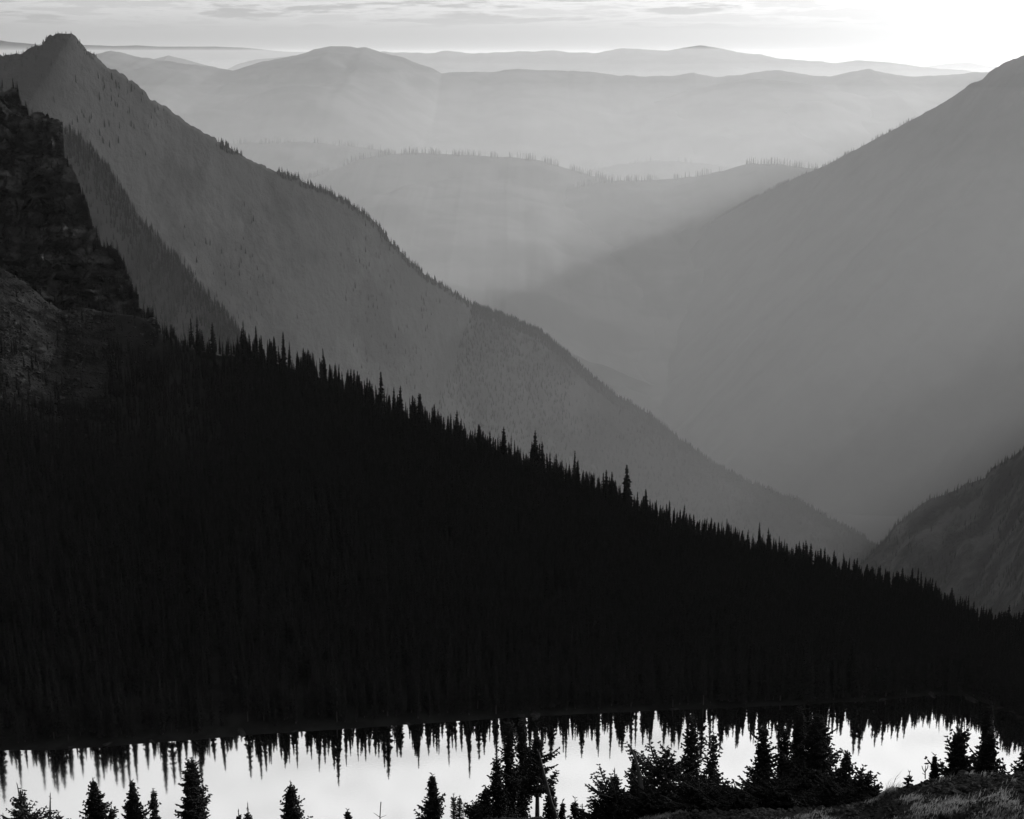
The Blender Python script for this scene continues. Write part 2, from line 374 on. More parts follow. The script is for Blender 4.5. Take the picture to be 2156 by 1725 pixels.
pxs = np.concatenate([np.linspace(-700, -60, 40), np.linspace(-40, 2200, 420), np.linspace(2240, 2800, 30)])
ts = np.concatenate([np.linspace(-1, 0, 6, endpoint=False), np.linspace(0, .06, 8, endpoint=False), np.linspace(.06, 1, 110, endpoint=False), np.linspace(1, 2.6, 18)])
V = np.array([[bench_point(x, t) for t in ts] for x in pxs])
me = mesh('forest_floor', V.reshape(-1, 3), grid_faces(len(pxs), len(ts)), smooth=True)
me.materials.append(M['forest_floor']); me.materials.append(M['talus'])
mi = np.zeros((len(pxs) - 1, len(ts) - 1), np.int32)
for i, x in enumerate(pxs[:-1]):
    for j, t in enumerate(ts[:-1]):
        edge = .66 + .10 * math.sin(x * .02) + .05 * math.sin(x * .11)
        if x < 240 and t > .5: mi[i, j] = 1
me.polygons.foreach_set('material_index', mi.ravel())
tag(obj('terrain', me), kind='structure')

# lake
water = bpy.data.materials.new('water'); water.use_nodes = True
nt = water.node_tree; N = nt.nodes; L = nt.links; N.remove(N['Principled BSDF'])
gl = N.new('ShaderNodeBsdfGlossy'); gl.inputs['Color'].default_value = (.93, .93, .93, 1)
df = N.new('ShaderNodeBsdfDiffuse'); df.inputs['Color'].default_value = (.01, .01, .01, 1)
mx = N.new('ShaderNodeMixShader'); mx.inputs[0].default_value = .9
L.new(df.outputs[0], mx.inputs[1]); L.new(gl.outputs[0], mx.inputs[2]); L.new(mx.outputs[0], N['Material Output'].inputs[0])
tc = N.new('ShaderNodeTexCoord'); n1 = N.new('ShaderNodeTexNoise'); L.new(tc.outputs['Object'], n1.inputs[0]); n1.inputs['Scale'].default_value = 1.6; n1.inputs['Detail'].default_value = 3
n2 = N.new('ShaderNodeTexNoise'); mp = N.new('ShaderNodeMapping'); L.new(tc.outputs['Object'], mp.inputs[0]); mp.inputs['Location'].default_value = (30, 0, 0); L.new(mp.outputs[0], n2.inputs[0]); n2.inputs['Scale'].default_value = .011; n2.inputs['Detail'].default_value = 1
sx = N.new('ShaderNodeSeparateXYZ'); L.new(tc.outputs['Object'], sx.inputs[0])
wr = N.new('ShaderNodeMapRange'); wr.interpolation_type = 'SMOOTHSTEP'; L.new(sx.outputs[0], wr.inputs[0])   # a breath of wind on the left of the lake
wr.inputs[1].default_value = -30; wr.inputs[2].default_value = -95; wr.inputs[3].default_value = .035; wr.inputs[4].default_value = .085
L.new(wr.outputs[0], gl.inputs['Roughness'])
bp = N.new('ShaderNodeBump'); bp.inputs['Strength'].default_value = .05; bp.inputs['Distance'].default_value = .06
L.new(n1.outputs[0], bp.inputs['Height']); L.new(bp.outputs[0], gl.inputs['Normal'])
lk = mesh('lake', [(-360, 60, 0), (150, 60, 0), (190, 250, 0), (150, 332, 0), (60, 342, 0), (-360, 342, 0)], [(0, 1, 2, 3, 4, 5)])
tag(obj('lake', lk, water), kind='structure')


# ---------------------------------------------------------------- conifers
def spindles(P0, P1, r, squash=1.0):
    P0 = np.asarray(P0, float); P1 = np.asarray(P1, float); r = np.asarray(r, float)[:, None]
    d = P1 - P0; dl = np.linalg.norm(d, axis=1, keepdims=True) + 1e-9; d = d / dl
    up = np.tile([0., 0., 1.], (len(d), 1)); up[np.abs(d[:, 2]) > .95] = [1, 0, 0]
    s = np.cross(d, up); s /= np.linalg.norm(s, axis=1, keepdims=True) + 1e-9; u = np.cross(s, d)
    m = P0 + (P1 - P0) * .42
    V = np.stack([P0, m + s * r, m + u * r * squash, m - s * r, m - u * r * squash, P1], 1)
    f = np.array([[0, 1, 2], [0, 2, 3], [0, 3, 4], [0, 4, 1], [5, 2, 1], [5, 3, 2], [5, 4, 3], [5, 1, 4]])
    Fc = (f[None] + 6 * np.arange(len(P0))[:, None, None]).reshape(-1, 3)
    return V.reshape(-1, 3), Fc


def tube(pts, rad, n=6):
    pts = np.asarray(pts, float); V = []; Fc = []
    for i, p in enumerate(pts):
        for k in range(n):
            a = 2 * math.pi * k / n; V.append(p + np.array([math.cos(a), math.sin(a), 0]) * rad[i])
    for i in range(len(pts) - 1):
        for k in range(n):
            a = i * n + k; b = i * n + (k + 1) % n
            Fc += [(a, b, b + n), (a, b + n, a + n)]
    return np.array(V), np.array(Fc)


def join(parts):
    Vs, Fs, o = [], [], 0
    for v, f in parts:
        Vs.append(v); Fs.append(f + o); o += len(v)
    return np.concatenate(Vs), np.concatenate(Fs)


def spire(seed, H=1.0, w=.12, whorls=30, per=6, low=.05, gap=.0, ragged=.35):
    """forest conifer of height H (unit): crown and trunk arrays, few triangles"""
    r = random.Random(seed); V = []; Fc = []
    lean = (r.uniform(-.01, .01), r.uniform(-.01, .01))
    for k in range(whorls):
        h = low + (1 - low) * (k / whorls) ** .92 + r.uniform(-.006, .006)
        if r.random() < gap and h < .7: continue
        prof = w * (1 - h) ** .72 * (1 if h > .15 else .6 + h * 2.7)
        prof *= r.uniform(1 - ragged, 1 + ragged * .4)
        a0 = r.uniform(0, 6.28)
        for q in range(per):
            a = a0 + q * 6.283 / per + r.uniform(-.35, .35)
            R = prof * r.uniform(.6, 1.15) + .006
            ca, sa = math.cos(a), math.sin(a)
            dz = -R * r.uniform(.1, .55) if h < .8 else R * r.uniform(-.2, .6)
            b = np.array([lean[0] * h, lean[1] * h, h * H]); tip = b + np.array([ca * R, sa * R, dz])
            side = np.array([-sa, ca, r.uniform(-.5, .5)]) * R * .34
            mid = b + (tip - b) * .62
            th = np.array([0, 0, R * .20 + .004])
            n = len(V); V += [b, mid + side, tip, mid - side, mid + th, mid - th * 1.3]
            Fc += [(n, n + 1, n + 2), (n, n + 2, n + 3), (n, n + 4, n + 2), (n, n + 2, n + 5)]
    # dense inner foliage
    n0 = len(V); rows = 9; seg = 6
    for i in range(rows):
        h = low + (1 - low) * i / (rows - 1) * .97
        rr = w * .42 * (1 - h) ** .8 + .002
        for q in range(seg):
            a = 6.283 * q / seg + i * .4; k = rr * r.uniform(.6, 1.2)
            V.append(np.array([math.cos(a) * k + lean[0] * h, math.sin(a) * k + lean[1] * h, h + r.uniform(-.01, .01)]))
    for i in range(rows - 1):
        for q in range(seg):
            a = n0 + i * seg + q; b = n0 + i * seg + (q + 1) % seg
            Fc += [(a, b, b + seg), (a, b + seg, a + seg)]
    tv, tf = tube([(0, 0, -.04), (0, 0, .3), (lean[0], lean[1], 1.0)], [.013, .010, .002], 5)
    return (np.array(V), np.array(Fc)), (tv, tf)


spire_params = [dict(w=.105), dict(w=.085, whorls=34), dict(w=.125, ragged=.45), dict(w=.075, gap=.15), dict(w=.10, low=.12, ragged=.5), dict(w=.14, whorls=26, ragged=.3), dict(w=.07, whorls=36), dict(w=.11, gap=.25, low=.2)]
PROTO = []; protocol = bpy.data.collections.new('forest_sources')
for k, kw in enumerate(spire_params):
    c, t = spire(100 + k, **kw)
    cm = mesh('crown', *c); tm = mesh('trunk', *t); cm.materials.append(M['needles']); tm.materials.append(M['bark'])
    jv, jf = join([c, t]); jm = mesh('conifer', jv, jf); jm.materials.append(M['needles'])
    PROTO.append((cm, tm))
    protocol.objects.link(bpy.data.objects.new('conifer_source_%s' % 'abcdefgh'[k], jm))
# tiny trees for slopes kilometres away, and burnt snags
far_col = bpy.data.collections.new('far_forest_sources')
for k in range(4):
    c, t = spire(200 + k, w=.16 + .03 * k, whorls=9, per=4, ragged=.5)
    jv, jf = join([c, t]); jm = mesh('conifer', jv, jf); jm.materials.append(M['needles'])
    far_col.objects.link(bpy.data.objects.new('far_conifer_source_%s' % 'abcd'[k], jm))
snag_col = bpy.data.collections.new('snag_sources')
for k in range(3):
    v, f = tube([(0, 0, -.05), (rnd.uniform(-.02, .02), 0, .5), (rnd.uniform(-.05, .05), 0, 1)], [.05, .04, .02], 4)
    a, b = spindles([(0, 0, h) for h in (.5, .6, .7, .8, .45)], [(rnd.uniform(-.08, .08), 0, h + .05) for h in (.5, .6, .7, .8, .45)], [.008] * 5)
    jv, jf = join([(v, f), (a, b)]); jm = mesh('snag', jv, jf); jm.materials.append(M['needles'])
    snag_col.objects.link(bpy.data.objects.new('snag_source_%s' % 'abc'[k], jm))

gn_cache = {}


def gn_tree(collection):
    if collection.name in gn_cache: return gn_cache[collection.name]
    ng = bpy.data.node_groups.new('scatter_' + collection.name, 'GeometryNodeTree'); ng.is_modifier = True
    ng.interface.new_socket('Geometry', in_out='INPUT', socket_type='NodeSocketGeometry')
    ng.interface.new_socket('Geometry', in_out='OUTPUT', socket_type='NodeSocketGeometry')
    N = ng.nodes; L = ng.links
    gi = N.new('NodeGroupInput'); go = N.new('NodeGroupOutput'); ip = N.new('GeometryNodeInstanceOnPoints')
    ci = N.new('GeometryNodeCollectionInfo'); ci.inputs['Collection'].default_value = collection
    ci.inputs['Separate Children'].default_value = True; ci.inputs['Reset Children'].default_value = True

    def na(nm, ty):
        n = N.new('GeometryNodeInputNamedAttribute'); n.data_type = ty; n.inputs['Name'].default_value = nm
        return [o for o in n.outputs if o.enabled][0] if any(o.enabled for o in n.outputs) else n.outputs[0]
    L.new(gi.outputs[0], ip.inputs['Points']); L.new(ci.outputs[0], ip.inputs['Instance']); ip.inputs['Pick Instance'].default_value = True
    L.new(na('pick', 'INT'), ip.inputs['Instance Index']); L.new(na('turn', 'FLOAT_VECTOR'), ip.inputs['Rotation']); L.new(na('size', 'FLOAT_VECTOR'), ip.inputs['Scale'])
    L.new(ip.outputs[0], go.inputs[0])
    gn_cache[collection.name] = ng
    return ng


def scatter(name, pts, heights, collection, wide=(.85, 1.3), lean=.03, seed=1, label=None):
    r = np.random.RandomState(seed); n = len(pts)
    me = bpy.data.meshes.new(name); me.vertices.add(n); me.vertices.foreach_set('co', np.asarray(pts, np.float32).ravel())
    a = me.attributes.new('pick', 'INT', 'POINT'); a.data.foreach_set('value', r.randint(0, len(collection.objects), n).astype(np.int32))
    rot = np.stack([r.normal(0, lean, n), r.normal(0, lean, n), r.uniform(0, 6.283, n)], 1).astype(np.float32)
    a = me.attributes.new('turn', 'FLOAT_VECTOR', 'POINT'); a.data.foreach_set('vector', rot.ravel())
    h = np.asarray(heights, np.float32); w = h * r.uniform(wide[0], wide[1], n)
    a = me.attributes.new('size', 'FLOAT_VECTOR', 'POINT'); a.data.foreach_set('vector', np.stack([w, w, h], 1).astype(np.float32).ravel())
    o = obj(name, me); tag(o, kind='stuff', label=label)
    md = o.modifiers.new('scatter', 'NODES'); md.node_group = gn_tree(collection)
    return o


def sheet_points(key, n, vmax=1.0, vpow=1.0, seed=0, i0=0, i1=None, keep=None, vmin=0.0):
    C, V, nb = CREST[key]; r = np.random.RandomState(seed); nu, nvv, _ = V.shape; i1 = i1 or nu - 1
    out = []
    fi = r.uniform(i0, i1 - 1.001, n); fv = (vmin + (vmax - vmin) * r.uniform(0, 1, n) ** vpow) * (nvv - nb - 1.01)
    i = fi.astype(int); j = nb + fv.astype(int); a = (fi % 1)[:, None]; b = (fv % 1)[:, None]
    P = (V[i, j] * (1 - a) + V[i + 1, j] * a) * (1 - b) + (V[i, j + 1] * (1 - a) + V[i + 1, j + 1] * a) * b
    if keep is not None: P = P[np.array([keep(p) for p in P])]
    return P


def patchy(fs, th, seed=0.):
    return lambda p: fbm(p[0] * fs, p[1] * fs, p[2] * fs + seed, 3) > th - abs(rnd.gauss(0, .12))


rs = np.random.RandomState(5)
# left long ridge: crest trees and woods on the lower half
P = np.concatenate([sheet_points('m1', 4200, .025, 1.3, 1, 400, 800), sheet_points('m1', 700, .014, 1.3, 41, 190, 420, patchy(.002, -.3, 1)), sheet_points('m1', 36000, .95, 1.0, 2, 400, 800, patchy(.0012, -.45, 2)), sheet_points('m1', 4000, .9, 1.0, 3, 60, 460, patchy(.0016, .1, 3))])
scatter('woods', P, rs.uniform(12, 28, len(P)), far_col, seed=3)
P = sheet_points('m1', 200, .010, 1.0, 4, 50, 118)
scatter('woods', P, rs.uniform(5, 12, len(P)), far_col, seed=33)
P = np.concatenate([sheet_points('r1', 2600, .010, 1.2, 5, 40, 250, patchy(.002, -.3, 5)), sheet_points('r1', 200, .006, 1.2, 6, 230, 330, patchy(.004, .0, 6))])
scatter('woods', P, rs.uniform(22, 50, len(P)), far_col, seed=4)
P = np.concatenate([sheet_points('m2', 1500, .05, 1.3, 7), sheet_points('m2', 14000, 1.0, 1.0, 8)])
scatter('woods', P, rs.uniform(10, 24, len(P)), protocol, seed=5)
P = np.concatenate([sheet_points('r2', 1500, .04, 1.3, 9, keep=patchy(.01, -.3)), sheet_points('r2', 12000, 1.0, 1.0, 10, keep=patchy(.005, -.1, 4))])
scatter('woods', P, rs.uniform(12, 28, len(P)), protocol, seed=6)
for q, (k, n, th) in enumerate((('b1', 900, 0), ('b2', 1500, -.1), ('b3', 300, .1), ('b4', 1100, -.05))):
    P = sheet_points(k, n, .03, 1.4, 20 + q, keep=patchy(.004, th, q))
    scatter('burnt_snags', P, rs.uniform(40, 110, len(P)), snag_col, seed=20 + q)
# cliff woods
P = np.concatenate([sheet_points('cliff', 900, .9, .8, 12, 330, 560, patchy(.03, -.1, 3)), sheet_points('cliff', 26, .02, 1, 13, 225, 300), sheet_points('cliff', 110, .05, 1, 14, 410, 600)])
scatter('woods', P, rs.uniform(2.0, 5.5, len(P)), protocol, seed=7)

# near forest ------------------------------------------------------
pts = []; hs = []
n_try = 26000
for _ in range(n_try):
    px = rnd.uniform(-420, 2500); t = rnd.uniform(0.012, 1.06) ** .9
    if t > 1.06: continue
    thin = 1.0
    jag = 40 * noise.noise(Vector((t * 9, 3.3, 0))) + 14 * noise.noise(Vector((t * 40, 1.3, 0)))
    if px < 215 + jag and t > .67 + .06 * noise.noise(Vector((px * .02, 0, 7))) + .0002 * px: thin = .10 if t < .8 else .03
    if 120 < px < 345 and t > .90: thin = .12
    if t < .3 and noise.noise(Vector((px * .075, 0, 1.7))) > .30 + t * .8: continue
    if 1940 < px < 2060 and t < .12: thin = .25
    if t > .94 and thin == 1.0: thin = .7
    if rnd.random() > thin: continue
    p = bench_point(px, t)
    if fbm(p[0] * .05, p[1] * .05, 9, 2) < -.7: continue
    pts.append(p); hs.append(rnd.triangular(4.5, 12.5, 8) * (.62 if px < 500 and t > .6 else 1) * (.9 if t > .93 else 1))
scatter('forest', pts, hs, protocol, seed=8)


def make_conifer(proto, p, h, w, rz, name, label, group):
    root = bpy.data.objects.new(name, None); col().objects.link(root); root.location = tuple(p)
    root.rotation_euler = (rnd.gauss(0, .012), rnd.gauss(0, .012), rz); root.scale = (w, w, h); root.empty_display_size = .1
    tag(root, label, 'conifer', group)
    for nm, d in zip(('crown', 'trunk'), proto):
        c = bpy.data.objects.new(nm, d); c.parent = root; col().objects.link(c)
    return root


CT_X = [335, 430, 510, 560, 640, 700, 760, 830, 900, 980, 1060, 1130, 1220, 1300, 1370, 1430, 1500, 1590, 1640, 1720, 1800, 1860, 1950, 2000, 2050, 2075, 2100, 2156]
CT_Y = [684, 692, 706, 712, 742, 764, 802, 844, 872, 902, 942, 956, 990, 1026, 1074, 1106, 1142, 1156, 1166, 1198, 1214, 1226, 1242, 1276, 1312, 1338, 1328, 1322]
special = {915: (850, 'tallest slender fir on the forest skyline, left of the middle of the sloping crest'), 1437: (1074, 'lone tall spire rising above its neighbours on the lower forest crest'), 1218: (966, 'pointed fir standing a head taller near the middle of the sloping forest skyline')}
xs = list(special) + sorted(rnd.uniform(338, 2156) for _ in range(132))
for x in xs:
    t = 1 - rnd.uniform(0, .02)
    p = bench_point(x, t)
    top = special[x][0] if x in special else lerp(CT_X, CT_Y, x) + (rnd.gauss(-3, 13) if x < 800 else rnd.gauss(-17, 17))
    h = max(5.0, at(x, top, math.hypot(p[0], p[1]))[2] - p[2])
    make_conifer(PROTO[0] if x in special else rnd.choice(PROTO), p, h, h * rnd.uniform(.95, 1.5), rnd.uniform(0, 6.28), 'fir_tree',
                 special[x][1] if x in special else 'dark fir on the forest skyline ' + ('in front of the wooded spur' if x < 530 else 'against the long ridge, upper left half' if x < 900 else 'against the long ridge, middle' if x < 1400 else 'below where the hazy slopes meet' if x < 1820 else 'before the dark hillside at the right'), None if x in special else 'firs on the forest skyline')
for k in range(128):
    x = -20 + 2190 * (k + rnd.uniform(-.45, .45)) / 128
    t = rnd.uniform(.010, .03)
    if 470 < x < 520 or 1985 < x < 2035: continue
    if noise.noise(Vector((x * .075, 0, 1.7))) > .36: continue
    p = bench_point(x, t)
    h = rnd.triangular(5.0, 17.0, 11.0) * (.6 if 1940 < x < 2060 else 1)
    make_conifer(rnd.choice(PROTO), p, h, h * rnd.uniform(.8, 1.15), rnd.uniform(0, 6.28), 'fir_tree', 'black fir on the far lake shore, mirrored ' + ('in the blurred water at the left' if x < 480 else 'left of the middle tree clump' if x < 1000 else 'between the middle clump and the dark thicket' if x < 1300 else 'behind the dark thicket' if x < 1750 else 'in the bright water at the right'), 'firs lining the far lake shore')

# ---------------------------------------------------------------- boulders
def rock_mesh(seed, name='boulder', flat=.7, n=9):
    r = random.Random(seed); import bmesh
    bm = bmesh.new(); bmesh.ops.create_icosphere(bm, subdivisions=2, radius=1)
    planes = [(Vector((r.gauss(0, 1), r.gauss(0, 1), r.gauss(0, 1))).normalized(), r.uniform(.55, .85)) for _ in range(n)]
    for v in bm.verts:
        for nn, d in planes:
            k = v.co.dot(nn)
            if k > d: v.co -= nn * (k - d)
        v.co += Vector((r.uniform(-.03, .03) for _ in range(3))); v.co.z *= flat
    me = bpy.data.meshes.new(name); bm.to_mesh(me); bm.free(); me.materials.append(M['boulder'])
    return me


rocks = [rock_mesh(s) for s in range(6)]


def rock(name, p, s, me, label, group=None, cat='boulder'):
    o = bpy.data.objects.new(name, me); col().objects.link(o); o.location = (p[0], p[1], p[2] + s[2] * .2)
    o.scale = s; o.rotation_euler = (rnd.uniform(-.2, .2), rnd.uniform(-.2, .2), rnd.uniform(0, 6.28))
    tag(o, label, cat, group); return o


def t_for(px, py, lo=.3, hi=1.0):
    best = min((abs(project(bench_point(px, t))[1] - py), t) for t in np.linspace(lo, hi, 90)); return best[1]


def project(p):
    d = np.array(p) - np.array([0, 0, CAM_Z]); f = d[1] * cp - d[2] * sp; u = d[0]; v = d[1] * sp + d[2] * cp
    return 1078 + F * u / f, 862.5 - F * v / f


rock('boulder', bench_point(78, t_for(78, 738)), (3.4, 2.6, 2.6), rocks[0], 'largest rounded grey boulder on the dark talus below the cliff')
TAL = ['topmost small pale boulder on the talus under the cliff wall', 'second small boulder from the top of the talus', 'small pale stone beside the left edge, just under the topmost boulders',
       'small pale boulder left of and above the largest rounded one', 'small pale boulder directly above the largest rounded one', 'small boulder lying below the largest rounded one',
       'broad flat boulder at the foot of the talus against the trees', 'boulder at the lower right margin of the talus below the outcrop', 'lowest small boulder, at the left edge above the forest',
       'small boulder in the middle of the lower talus', 'small boulder midway between the outcrop and the talus foot', 'rightmost boulder on the talus, half among the trees']
small = [(30, 640, 1.1), (30, 680, 1.0), (19, 690, 1.0), (50, 702, .9), (88, 717, .8), (45, 792, 1.0), (125, 842, 1.5), (192, 815, 1.2), (10, 852, 1.2), (78, 790, 1.0), (140, 800, .9), (200, 850, 1.0)]
for x, y, s in small:
    k = small.index((x, y, s))
    rock('boulder', bench_point(x, t_for(x, y)), (s * 1.2, s, s), rnd.choice(rocks), TAL[k], 'small boulders on the talus')
# stones too many to count
rc = bpy.data.collections.new('stone_sources')
for i, m_ in enumerate(rocks): rc.objects.link(bpy.data.objects.new('stone_source_%s' % 'abcdef'[i], m_))
P = []
for _ in range(2600):
    x = rnd.uniform(-60, 330); t = rnd.uniform(.6, 1.0)
    if x > 215 and t < .86: continue
    P.append(bench_point(x, t))
scatter('talus_stones', P, [abs(rnd.gauss(0, .32)) + .12 for _ in P], rc, wide=(.8, 1.8), lean=.4, seed=31)
# blocky outcrop under the cliff
oc = bpy.data.objects.new('rock_outcrop', None); col().objects.link(oc)
p0 = at(235, 690, 575); oc.location = tuple(p0); tag(oc, 'low band of pale cracked rock blocks between cliff foot and forest', 'rock outcrop')
for k in range(120):
    x = rnd.uniform(135, 332); f = (x - 135) / 197
    y = 655 + 14 * f + rnd.uniform(0, 26 + 14 * f)
    if 205 < x < 215: continue
    p = at(x, y + 4, 596 - (y - 650) * .35)
    o = bpy.data.objects.new('rock_block', rnd.choice(rocks)); col().objects.link(o); o.parent = oc
    o.location = tuple(p - p0); o.scale = (rnd.uniform(1.1, 2.3), rnd.uniform(1, 2), rnd.uniform(.7, 1.4)); o.rotation_euler = (rnd.uniform(-.3, .3), rnd.uniform(-.3, .3), rnd.uniform(0, 6.28))
# shore rocks
SHR = {228: 'low rock on the far shore above the dense left fir', 510: 'broad low rock on the far shore right of the shaggy layered fir', 320: 'small rock on the far shore between the left firs and the shaggy one',
       150: 'leftmost low rock on the far shore', 1130: 'long flat rock on the far shore behind the middle clump', 1420: 'low rock on the far shore above the flat crowned fir', 1100: 'small rock just left of the long flat one on the far shore',
       1860: 'low rock on the far shore above the stout stepped fir', 1960: 'flat rock at the farthest tip of the lake', 2045: 'pale slab where the far shore turns towards the viewer at the right',
       2105: 'pale slab on the right bank, middle one of three', 2140: 'pale slab on the right bank nearest the picture edge', 620: 'small rock on the far shore above the symmetrical open fir', 860: 'small rock on the far shore left of the lone upright fir'}
for x, y, s in [(228, 1567, 1.3), (510, 1545, 1.6), (320, 1562, .8), (150, 1574, .8), (1130, 1507, 1.8), (1420, 1493, 1.0), (1100, 1508, .9), (1860, 1473, 1.2), (1960, 1462, 1.6), (2045, 1474, 1.6), (2105, 1491, 2.0), (2140, 1503, 2.2), (620, 1540, .7), (860, 1524, .8)]:
    p = on_water(x, y); rock('shore_rock', p, (s * 1.5, s * .7, s * .3), rnd.choice(rocks), SHR[x], 'rocks along the far shore', 'rock')

# ---------------------------------------------------------------- foreground knoll
LX = [-900, -200, 850, 960, 1040, 1140, 1200, 1300, 1450, 1600, 1760, 1840, 1870, 1900, 1960, 2030, 2100, 2156, 2300, 2900]
LY = [1860, 1835, 1790, 1745, 1719, 1719, 1742, 1732, 1712, 1700, 1700, 1683, 1662, 1655, 1643, 1637, 1632, 1629, 1615, 1590]
LR = [60, 58, 56, 55, 54, 54, 53, 51, 49, 48, 47, 46.5, 46.3, 46, 45.8, 45.5, 45.2, 45, 44.5, 43]


def knoll(px, s, nz=True):
    ly = lerp(LX, LY, px); lr = lerp(LX, LR, px)
    lip = at(px, ly, lr); d = lip[:2] / lr
    # front of the ledge, 5.5 m before the lip, gently tilted
    zf = lip[2] + 1.5
    if s <= lr - 5.5:
        u = s / (lr - 5.5); z = 148.2 + (zf - 148.2) * (1 - (1 - u) ** 1.55)
    elif s <= lr:
        z = zf + (lip[2] - zf) * ((s - lr + 5.5) / 5.5) ** 1.3
    else:
        e = s - lr; z = lip[2] - e * .70 - .9 * (1 - math.exp(-e * 1.2))
    if nz:
        x_, y_ = d * s; near = 1.0 if s > lr - 8 else .4
        z += near * (.16 * fbm(x_ * .45, y_ * .45, 2.2, 5) + .09 * fbm(x_ * 1.9, y_ * 2.9, 4.2, 4) + .035 * fbm(x_ * 7, y_ * 9, 1.2, 3)) * (1 if s < lr + 2 else 3)
    return np.array([d[0] * s, d[1] * s, z])


pxs = np.concatenate([np.linspace(-900, 980, 120), np.linspace(990, 2200, 760), np.linspace(2220, 2900, 24)])
ss = np.concatenate([np.linspace(.3, 36, 24), np.linspace(37, 48, 170), np.linspace(48.4, 62, 44), np.linspace(64, 240, 40)])
V = np.array([[knoll(x, s) for s in ss] for x in pxs])
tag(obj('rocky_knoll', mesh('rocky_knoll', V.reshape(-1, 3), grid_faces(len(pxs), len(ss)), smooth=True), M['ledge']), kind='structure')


def fg_tree(seed, H, R, shape='cone', dens=1.0, droop=.2, curl=.35, low=.05, leader=.12, core=True, sh=1.0, ragged=.3, spacing=.12, bend=(0, 0)):
    """foreground conifer with individual branches and needle shoots. metres."""
    r = random.Random(seed); P0 = []; P1 = []; RR = []
    n = max(6, int(H / spacing * dens))

    def axis(h): u = h / H; return np.array([bend[0] * u * u * H, bend[1] * u * u * H, h])
    ph = [(r.uniform(3, 9), r.uniform(0, 6.28), r.randint(1, 3), r.uniform(0, 6.28)) for _ in range(4)]
    for k in range(n):
        u = low + (1 - low - leader) * k / n
        h = u * H
        if shape == 'cone': pr = (1 - u) ** 1.05
        elif shape == 'column': pr = .80 * (1 - u) ** .5 * (.6 + .4 * (1 - u))
        elif shape == 'dome': pr = math.sqrt(max(0, 1 - u ** 2.2))
        elif shape == 'flame': pr = math.sin(math.pi * min(1, u * .8 + .22)) ** .8
        else: pr = 1 - u
        pr = R * max(.06, pr) * r.uniform(1 - ragged, 1 + ragged * .5)
        m = r.choice((4, 5, 6)) if R < 1.6 else r.choice((6, 7, 8))
        a0 = r.uniform(0, 6.283)
        for q in range(m):
            a = a0 + q * 6.283 / m + r.uniform(-.3, .3)
            lump = sum(math.sin(f_ * u * 2.2 + p_) * math.sin(k_ * a + q_) for f_, p_, k_, q_ in ph)
            L_ = pr * r.uniform(.65, 1.12) * max(.25, 1 + ragged * .75 * lump)
            if r.random() < ragged * .28: continue
            ca, sa = math.cos(a), math.sin(a); out = np.array([ca, sa, 0.]); side = np.array([-sa, ca, 0.])
            rise = (u - .45) * .9 + r.uniform(-.12, .12)
            b = axis(h)

            def pt(w): return b + out * L_ * w + np.array([0, 0, L_ * (rise * w - droop * w * (1 - .2 * w) * 1.0 + curl * w ** 3)])
            steps = max(2, int(L_ / (.11 * sh)))
            prev = b
            for s_ in range(steps):
                w0 = s_ / steps; w1 = (s_ + 1) / steps; p = pt(w1)
                P0.append(pt(w0)); P1.append(pt(min(1.0, w1 + .15))); RR.append(.045 * sh)
                if w1 > .15 or L_ < .4:
                    for sg in (-1, 1):
                        ll = (.10 + .30 * L_ * (1 - w1 * .75)) * r.uniform(.6, 1.15); ll = min(ll, .55)
                        dirv = out * r.uniform(.5, .9) + side * sg * r.uniform(.6, 1.0) + np.array([0, 0, r.uniform(-.08, .26)])
                        dirv /= np.linalg.norm(dirv)
                        P0.append(p); P1.append(p + dirv * ll); RR.append(.046 * sh * r.uniform(.8, 1.25))
                        if ll > .2:
                            for w2 in (.45, .75):
                                for s2 in (-1, 1):
                                    d2 = dirv * .7 + np.cross(dirv, [0, 0, 1]) * s2 * .7 + np.array([0, 0, r.uniform(-.15, .3)])
                                    P0.append(p + dirv * ll * w2); P1.append(p + dirv * ll * w2 + d2 * ll * .38); RR.append(.038 * sh)
    # leader
    P0.append(axis(H * (1 - leader) - .05)); P1.append(axis(H)); RR.append(.022 * sh)
    for q in range(5):
        a = r.uniform(0, 6.28); h = H * (1 - leader * r.uniform(.3, .9)); l = .05 + .12 * r.random() * sh
        P0.append(axis(h)); P1.append(axis(h) + np.array([math.cos(a) * l, math.sin(a) * l, l * .7])); RR.append(.02 * sh)
    v, f = spindles(P0, P1, RR, .8)
    if core:
        # dark mass of inner twigs
        q0 = []; q1 = []; qr = []
        for _ in range(int(H * R * 90)):
            u = r.uniform(low, .85); rr = R * (1 - u) ** .8 * .55; a = r.uniform(0, 6.28); d = r.uniform(0, rr)
            p = axis(u * H) + np.array([math.cos(a) * d, math.sin(a) * d, r.uniform(-.1, .1)])
            q0.append(p); q1.append(p + np.array([r.uniform(-.2, .2), r.uniform(-.2, .2), r.uniform(-.15, .2)])); qr.append(.06)
        cv, cf = spindles(q0, q1, qr)
        v, f = join([(v, f), (cv, cf)])
    tp = [axis(-.5 if H > 1 else -.2)] + [axis(H * w) for w in (.2, .4, .6, .8, .97)]
    tr = [.028 * H ** .8 * w + .006 for w in (1.15, 1, .8, .6, .35, .1)]
    return (v, f), tube(tp, tr, 7)


